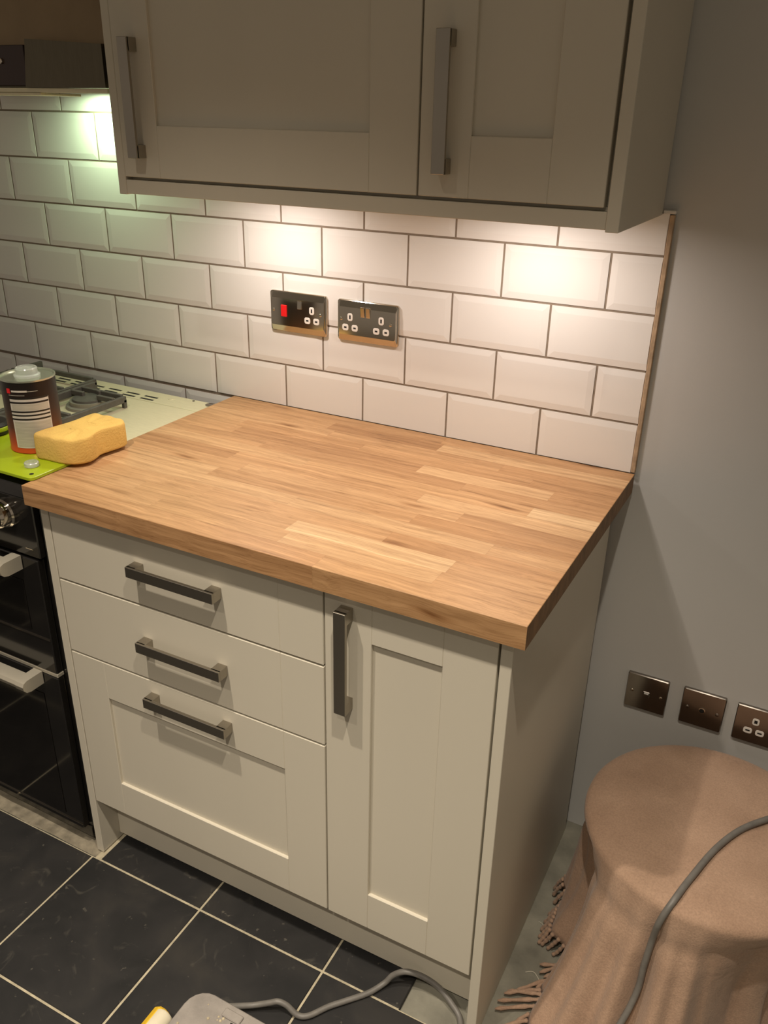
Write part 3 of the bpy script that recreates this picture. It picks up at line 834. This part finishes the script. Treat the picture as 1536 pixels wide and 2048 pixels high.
tx, ty, tr_, th = 0.4405, -0.4850, 0.0505, 0.146
tin = empty('oil_tin', (tx, ty, BT), label='dark printed tin of wood oil with a clear spout cap on the green board', cat='tin')
MB().lathe((tx, ty, BT), [(tr_-0.001, 0.0002), (tr_+0.0010, 0.0010), (tr_+0.0010, 0.0030), (tr_, 0.0042), (tr_, th-0.004)], n=64).build('tin_body', M['tin_body'], tin, smooth=True, angle=40)
MB().lathe((tx, ty, BT), [(tr_, th-0.0038), (tr_+0.0012, th-0.003), (tr_+0.0012, th), (tr_-0.0015, th), (tr_-0.002, th-0.003), (tr_*0.5, th-0.003)], n=64, cap0=False).build('lid_rim', M['tin_top'], tin, smooth=True, angle=40)
cap = MB().lathe((tx, ty, BT+th-0.003), [(0.0245, 0.0001), (0.0245, 0.004), (0.0205, 0.006), (0.0205, 0.0155), (0.019, 0.0175), (0.0165, 0.0175), (0.0165, 0.0150)], n=40).build('spout_cap', M['clear'], tin, smooth=True, angle=35)
# printed wrap, facing the kitchen: bands follow the tin's wall
ANG0 = math.atan2(-1.5716-ty, 1.7944-tx)          # towards the room
def band(a0, a1, z0, z1, off, mat, name, parent=tin, n=18):
    m = MB(); R0 = tr_+off
    lo = []; hi = []
    for i in range(n+1):
        a = ANG0 + math.radians(a0+(a1-a0)*i/n)
        lo.append((tx+R0*math.cos(a), ty+R0*math.sin(a), BT+z0)); hi.append((tx+R0*math.cos(a), ty+R0*math.sin(a), BT+z1))
    li = [(tx+(p[0]-tx)*(R0-0.00012)/R0, ty+(p[1]-ty)*(R0-0.00012)/R0, p[2]) for p in lo]
    hi2 = [(tx+(p[0]-tx)*(R0-0.00012)/R0, ty+(p[1]-ty)*(R0-0.00012)/R0, p[2]) for p in hi]
    m.prism([lo, hi, hi2, li], False, False)
    return m.build(name, mat, parent, smooth=True, angle=40)
A0, A1 = -48, 38
lab = band(A0, A1, 0.012, 0.112, 0.00030, M['label_white'], 'label')
for za, zb in ((0.1105, 0.1145), (0.1020, 0.1055), (0.0840, 0.0872), (0.0770, 0.0800), (0.0690, 0.0722)):
    band(A0-1, A1-1, za, zb, 0.00050, M['label_black'], 'label_stripe')
band(A0+4, A1-3, 0.0145, 0.0660, 0.00045, M['label_grey'], 'label_text_block')
band(A0+4, A1-3, 0.0885, 0.1005, 0.00045, M['label_grey'], 'label_text_block')
band(-40, -6, 0.1245, 0.1280, 0.00040, M['label_white'], 'brand_line')
band(-6, 16, 0.1252, 0.1262, 0.00040, M['label_grey'], 'brand_line')
band(-48, -12, 0.1178, 0.1188, 0.00040, M['label_grey'], 'brand_line')
band(-52, -43, 0.1215, 0.1310, 0.00040, M['red'], 'brand_mark')

MB_cap = MB().lathe((0.5185, -0.5700, BT), [(0.0125, 0.0002), (0.0135, 0.0010), (0.0135, 0.0075), (0.0120, 0.0090), (0.0105, 0.0090), (0.0100, 0.0030)], n=36)
tag(MB_cap.build('bottle_cap', M['clear'], None, smooth=True, angle=35), 'small clear plastic cap lying on the green board before the sponge', 'cap')

# black and lime object showing at the picture edge behind the tin
gk = empty('hand_tool', (0.306, -0.482, BT), label='black and lime tool lying on the green board at the left edge', cat='tool')
MB().lathe((0.306, -0.482, BT), [(0.030, 0.0002), (0.034, 0.004), (0.034, 0.020), (0.028, 0.026), (0.012, 0.027)], n=32).build('shell', M['label_black'], gk, smooth=True, angle=35)
MB().lathe((0.306, -0.482, BT), [(0.0345, 0.009), (0.0352, 0.011), (0.0352, 0.016), (0.0345, 0.018)], n=32).build('grip_band', M['lime'], gk, smooth=True)

# sponge: a rounded block, waisted along its right side, lying half on the worktop
def sponge():
    cx, cy = 0.5440, -0.4570
    base = [(-0.053,-0.077),(-0.020,-0.079),(0.018,-0.077),(0.042,-0.066),(0.0535,-0.045),(0.050,-0.024),(0.043,-0.004),(0.046,0.022),(0.0495,0.050),(0.042,0.068),(0.020,0.076),(-0.020,0.076),(-0.045,0.072),(-0.050,0.055),(-0.049,0.015),(-0.051,-0.035)]
    P = [Vector((x, y, 0)) for x, y in base]
    ring = []
    n = len(P)
    for i in range(n):
        p0, p1, p2, p3 = P[i-1], P[i], P[(i+1)%n], P[(i+2)%n]
        for k in range(4):
            t = k/4
            ring.append(0.5*((2*p1)+(-p0+p2)*t+(2*p0-5*p1+4*p2-p3)*t*t+(-p0+3*p1-3*p2+p3)*t**3))
    z0 = BT+0.0004
    lv = [(0.975, 0.0), (0.995, 0.0015), (1.0, 0.004), (1.002, 0.022), (0.995, 0.0425), (0.982, 0.0465), (0.955, 0.0486), (0.85, 0.0495), (0.55, 0.0500), (0.3, 0.0500)]
    m = MB()
    m.prism([[(cx+p.x*s, cy+p.y*s, z0+h+0.0012*math.sin(9*p.x*20+p.y*31)*(h > 0.03)) for p in ring] for s, h in lv])
    o = m.build('sponge', M['sponge'], None, smooth=True, angle=60)
    return tag(o, 'yellow sponge lying across the green board and the worktop corner', 'sponge')
sponge()
# ------------------------------------------------------------------ draped stool
SC = Vector((1.798, -0.2715)); SR, SZ = 0.2240, 0.380
def lerp_tab(tab, a):
    a = a % 360
    for (a0, v0), (a1, v1) in zip(tab, tab[1:]):
        if a0 <= a <= a1:
            t = (a-a0)/(a1-a0) if a1 > a0 else 0
            t = t*t*(3-2*t)
            return v0+(v1-v0)*t
    return tab[-1][1]
HEM_R = [(0, 0.225), (60, 0.250), (90, 0.250), (150, 0.250), (185, 0.247), (196, 0.252), (204, 0.226), (211, 0.205), (219, 0.282), (228, 0.332), (240, 0.355), (252, 0.345), (259, 0.318), (268, 0.332), (276, 0.312), (284, 0.245), (300, 0.195), (330, 0.195), (360, 0.225)]
MID_R = [(0, 0.205), (60, 0.236), (90, 0.236), (150, 0.232), (185, 0.226), (192, 0.205), (203, 0.176), (211, 0.172), (219, 0.226), (228, 0.264), (240, 0.276), (252, 0.272), (259, 0.246), (268, 0.264), (276, 0.252), (284, 0.212), (300, 0.178), (330, 0.182), (360, 0.205)]  # skirt drawn in at left and right, shaped to deepen the shade there
HEM_Z = [(0, 0.020), (90, 0.060), (150, 0.055), (185, 0.034), (200, 0.030), (208, 0.012), (216, 0.004), (250, 0.003), (300, 0.004), (360, 0.020)]
def fold(a):
    r = math.radians(a)
    f = 0.30*math.sin(7*r+0.4) + 0.25*math.sin(11*r+1.9) + 0.15*math.sin(17*r+0.7)
    for c, dp, w in ((160, 0.8, 4), (176, 1.0, 4), (224, 0.9, 2.6), (235.5, 0.8, 2.4), (246.5, 1.1, 2.8), (259, 1.7, 3.6), (270.5, 1.0, 2.6), (279, 0.8, 2.4), (305, 0.8, 4), (330, 0.8, 5)):
        f -= dp*math.exp(-((a % 360-c)/w)**2)
        f += 0.45*dp*math.exp(-((a % 360-c-2.1*w)/w)**2) + 0.35*dp*math.exp(-((a % 360-c+2.1*w)/w)**2)
    return f
NA = 300
def skirt(a, t):
    """t 0 at the rim, 1 at the hem"""
    hr, hz = lerp_tab(HEM_R, a), lerp_tab(HEM_Z, a)
    mr = lerp_tab(MID_R, a)
    r = SR*(1-t)*(1-2*t) + mr*4*t*(1-t) + hr*t*(2*t-1) + 0.0120*fold(a)*min(1, t*2.2)*(0.45+0.55*t)
    crease = -0.006*math.exp(-((t-0.17)/0.05)**2)
    r += crease
    z = SZ-0.016 + (hz-SZ+0.016)*t
    r = min(r, 0.2755) if 60 < a % 360 < 120 else r
    return r, z
loops = []
for rr, zz in ((0.02, 0.006), (0.08, 0.0058), (0.14, 0.0045), (0.18, 0.003), (0.205, 0.0008), (0.216, -0.003), (0.222, -0.008), (SR, -0.016)):
    lp = []
    for i in range(NA):
        a = 360*i/NA; r_ = math.radians(a)
        w = 0.0012*math.sin(3*r_+rr*30)+0.0010*math.sin(5*r_-rr*50) if rr < 0.2 else 0
        lp.append((SC.x+rr*math.cos(r_), SC.y+rr*math.sin(r_), SZ+zz+w))
    loops.append(lp)
NT = 26
for k in range(1, NT+1):
    t = k/NT; lp = []
    for i in range(NA):
        a = 360*i/NA; r_ = math.radians(a)
        r, z = skirt(a, t)
        lp.append((SC.x+r*math.cos(r_), SC.y+r*math.sin(r_), z))
    loops.append(lp)
th_ = empty('draped_throw', (SC.x, SC.y, FLOOR_Z), label='brown fringed throw draped over a round stool beside the end panel', cat='throw')
m = MB(); m.prism(loops, cap0=True, cap1=False)
cl = m.build('cloth', M['cloth'], th_, smooth=True)
sd = cl.modifiers.new('thickness', 'SOLIDIFY'); sd.thickness = 0.003; sd.offset = -1
# twisted tassels along the hem
rngt = random.Random(5)
a = 150.0
while a < 262:
    r_ = math.radians(a)
    r, z = skirt(a, 1.0)
    p = Vector((SC.x+r*math.cos(r_), SC.y+r*math.sin(r_), z+0.002))
    d = Vector((math.cos(r_), math.sin(r_), 0)); q = Vector((-math.sin(r_), math.cos(r_), 0))
    sw = rngt.uniform(-0.4, 0.4)
    if z > 0.02:
        L = rngt.uniform(0.030, 0.042)
        pts = [p+Vector((0,0,0.004)), p+d*0.006+q*sw*0.008-Vector((0,0,0.010)), p+d*0.012+q*sw*0.014-Vector((0,0,0.022))]
        pts = [Vector((v.x, v.y, max(v.z, FLOOR_Z+0.003))) for v in pts] + [Vector((p.x+d.x*0.020+q.x*sw*0.02, p.y+d.y*0.020+q.y*sw*0.02, FLOOR_Z+0.0035))]
    else:
        L = rngt.uniform(0.070, 0.095)
        pts = [p+Vector((0,0,0.001)), p+(d*0.4+q*sw*0.3)*L*0.6, p+(d*0.85+q*(sw*0.8))*L]
        pts = [Vector((v.x, v.y, max(min(v.z, 0.004), FLOOR_Z+0.0032))) for v in pts]
        pts[1].z += 0.003
    if a < 205 or a > 208:
        if all(v.x > 1.503 for v in pts):
            path = catmull(pts, 4)
            rad = [0.0040+0.0009*math.sin(i*1.9) for i in range(len(path))]; rad[-1] = 0.0016
            MB().tube(path, rad, n=6).build('tassel', M['cloth'], th_, smooth=True)
    a += 2.3 if z > 0.02 else 1.8

# loose threads on the floor
for pts in (((1.535, -0.425, FLOOR_Z+0.001), (1.548, -0.418, FLOOR_Z+0.002), (1.560, -0.424, FLOOR_Z+0.001), (1.568, -0.434, FLOOR_Z+0.001)),
            ((1.520, -0.300, FLOOR_Z+0.001), (1.527, -0.302, FLOOR_Z+0.002), (1.534, -0.306, FLOOR_Z+0.001))):
    o = MB().tube(catmull(pts, 5), 0.0009, n=5).build('loose_thread', M['thread'])
    tag(o, 'pale loose thread on the bare concrete ' + ('near the long fringe' if pts[0][1] < -0.4 else 'beside the short fringe'), 'thread')

# ------------------------------------------------------------------ cables
def on_skirt(a, t, off=0.0075):
    r, z = skirt(a, t); r_ = math.radians(a)
    return (SC.x+(r+off)*math.cos(r_), SC.y+(r+off)*math.sin(r_), z)
FC = [(1.0780, -0.7830, 0.024), (1.1112, -0.7543, 0.014), (1.1405, -0.7389, 0.022), (1.1540, -0.7319, 0.026), (1.1711, -0.7276, 0.021), (1.1930, -0.7263, 0.008), (1.2119, -0.7157, 0.006), (1.2345, -0.6832, 0.006), (1.2602, -0.6542, 0.006), (1.2879, -0.6217, 0.006), (1.3065, -0.5936, 0.012), (1.3196, -0.5821, 0.030), (1.3431, -0.5739, 0.045), (1.3750, -0.5646, 0.040), (1.4078, -0.5625, 0.028), (1.4369, -0.5700, 0.014), (1.4620, -0.5850, 0.004), (1.4790, -0.6300, 0.006), (1.5100, -0.7100, 0.003), (1.5700, -0.7500, -0.001), (1.6350, -0.7000, 0.000)]
pts = FC + [on_skirt(249, 0.97, 0.016), on_skirt(252, 0.88, 0.010), on_skirt(256, 0.68, 0.009), on_skirt(258, 0.50, 0.009), on_skirt(258, 0.33, 0.009), on_skirt(258.5, 0.17, 0.012), on_skirt(260, 0.03, 0.009)]
pts += [(1.7700, -0.4800, SZ+0.0050), (1.7856, -0.4257, SZ+0.0095), (1.8126, -0.3404, SZ+0.0110), (1.8451, -0.2731, SZ+0.0115), (1.8864, -0.2203, SZ+0.0118), (1.9127, -0.1946, SZ+0.0120), (1.9480, -0.1600, SZ+0.0090)]
pts += [on_skirt(36, 0.04, 0.010), on_skirt(36, 0.25, 0.012), on_skirt(34, 0.55, 0.012), on_skirt(32, 0.88, 0.016), (2.060, -0.110, 0.002), (2.20, -0.080, -0.002), (2.48, -0.075, -0.002)]
o = MB().tube(catmull(pts, 7), 0.0056, n=12).build('power_cable', M['cable'], None, smooth=True)
tag(o, 'grey power cable looping across the slate floor and up over the brown throw', 'cable')

# ------------------------------------------------------------------ power tool on the floor
pt = empty('power_tool', (1.12, -0.95, 0), label='dusty grey power tool base with a yellow knob on the slate floor', cat='power tool')
bx = (1.0150, 1.3000, -1.1200, -0.7900)
m = MB()
m.prism([brect(*bx, 0.040, 0.0010), brect(*bx, 0.040, 0.0480), brect(bx[0]+0.002, bx[1]-0.002, bx[2]+0.002, bx[3]-0.002, 0.038, 0.0500)])
m.build('base', M['tool_grey'], pt, smooth=True, angle=30)
MB().box(1.1130, 1.1290, -1.05, -0.8190, 0.0497, 0.0504).build('slot', M['dark'], pt)
MB().box(1.0900, 1.1290, -0.8175, -0.8010, 0.0498, 0.0545, bev=0.0015).build('raised_lug', M['tool_grey'], pt)
MB().lathe((0.9880, 0, 0.0350), [(0.0150, -0.9700), (0.0195, -0.9660), (0.0195, -0.8600), (0.0165, -0.8560)], axis='y', n=10).build('side_knob', M['tool_yellow'], pt)
MB().lathe((0.9930, 0, 0.0350), [(0.0150, -0.9650), (0.0208, -0.9610), (0.0208, -0.8640), (0.0180, -0.8590)], axis='y', n=24).build('knob_highlight', M['tool_highlight'], pt, smooth=True, angle=30)  # cream shell paints the lit highlight onto the yellow knob
for i in range(16):
    dx, dy = random.uniform(1.03, 1.11), random.uniform(-0.90, -0.81)
    s = random.uniform(0.0012, 0.0042)
    MB().lathe((dx, dy, 0.0500), [(s, 0.0001), (s*0.8, s*0.5), (s*0.3, s*0.8)], n=7).build('plaster_crumb', M['dust'], pt)
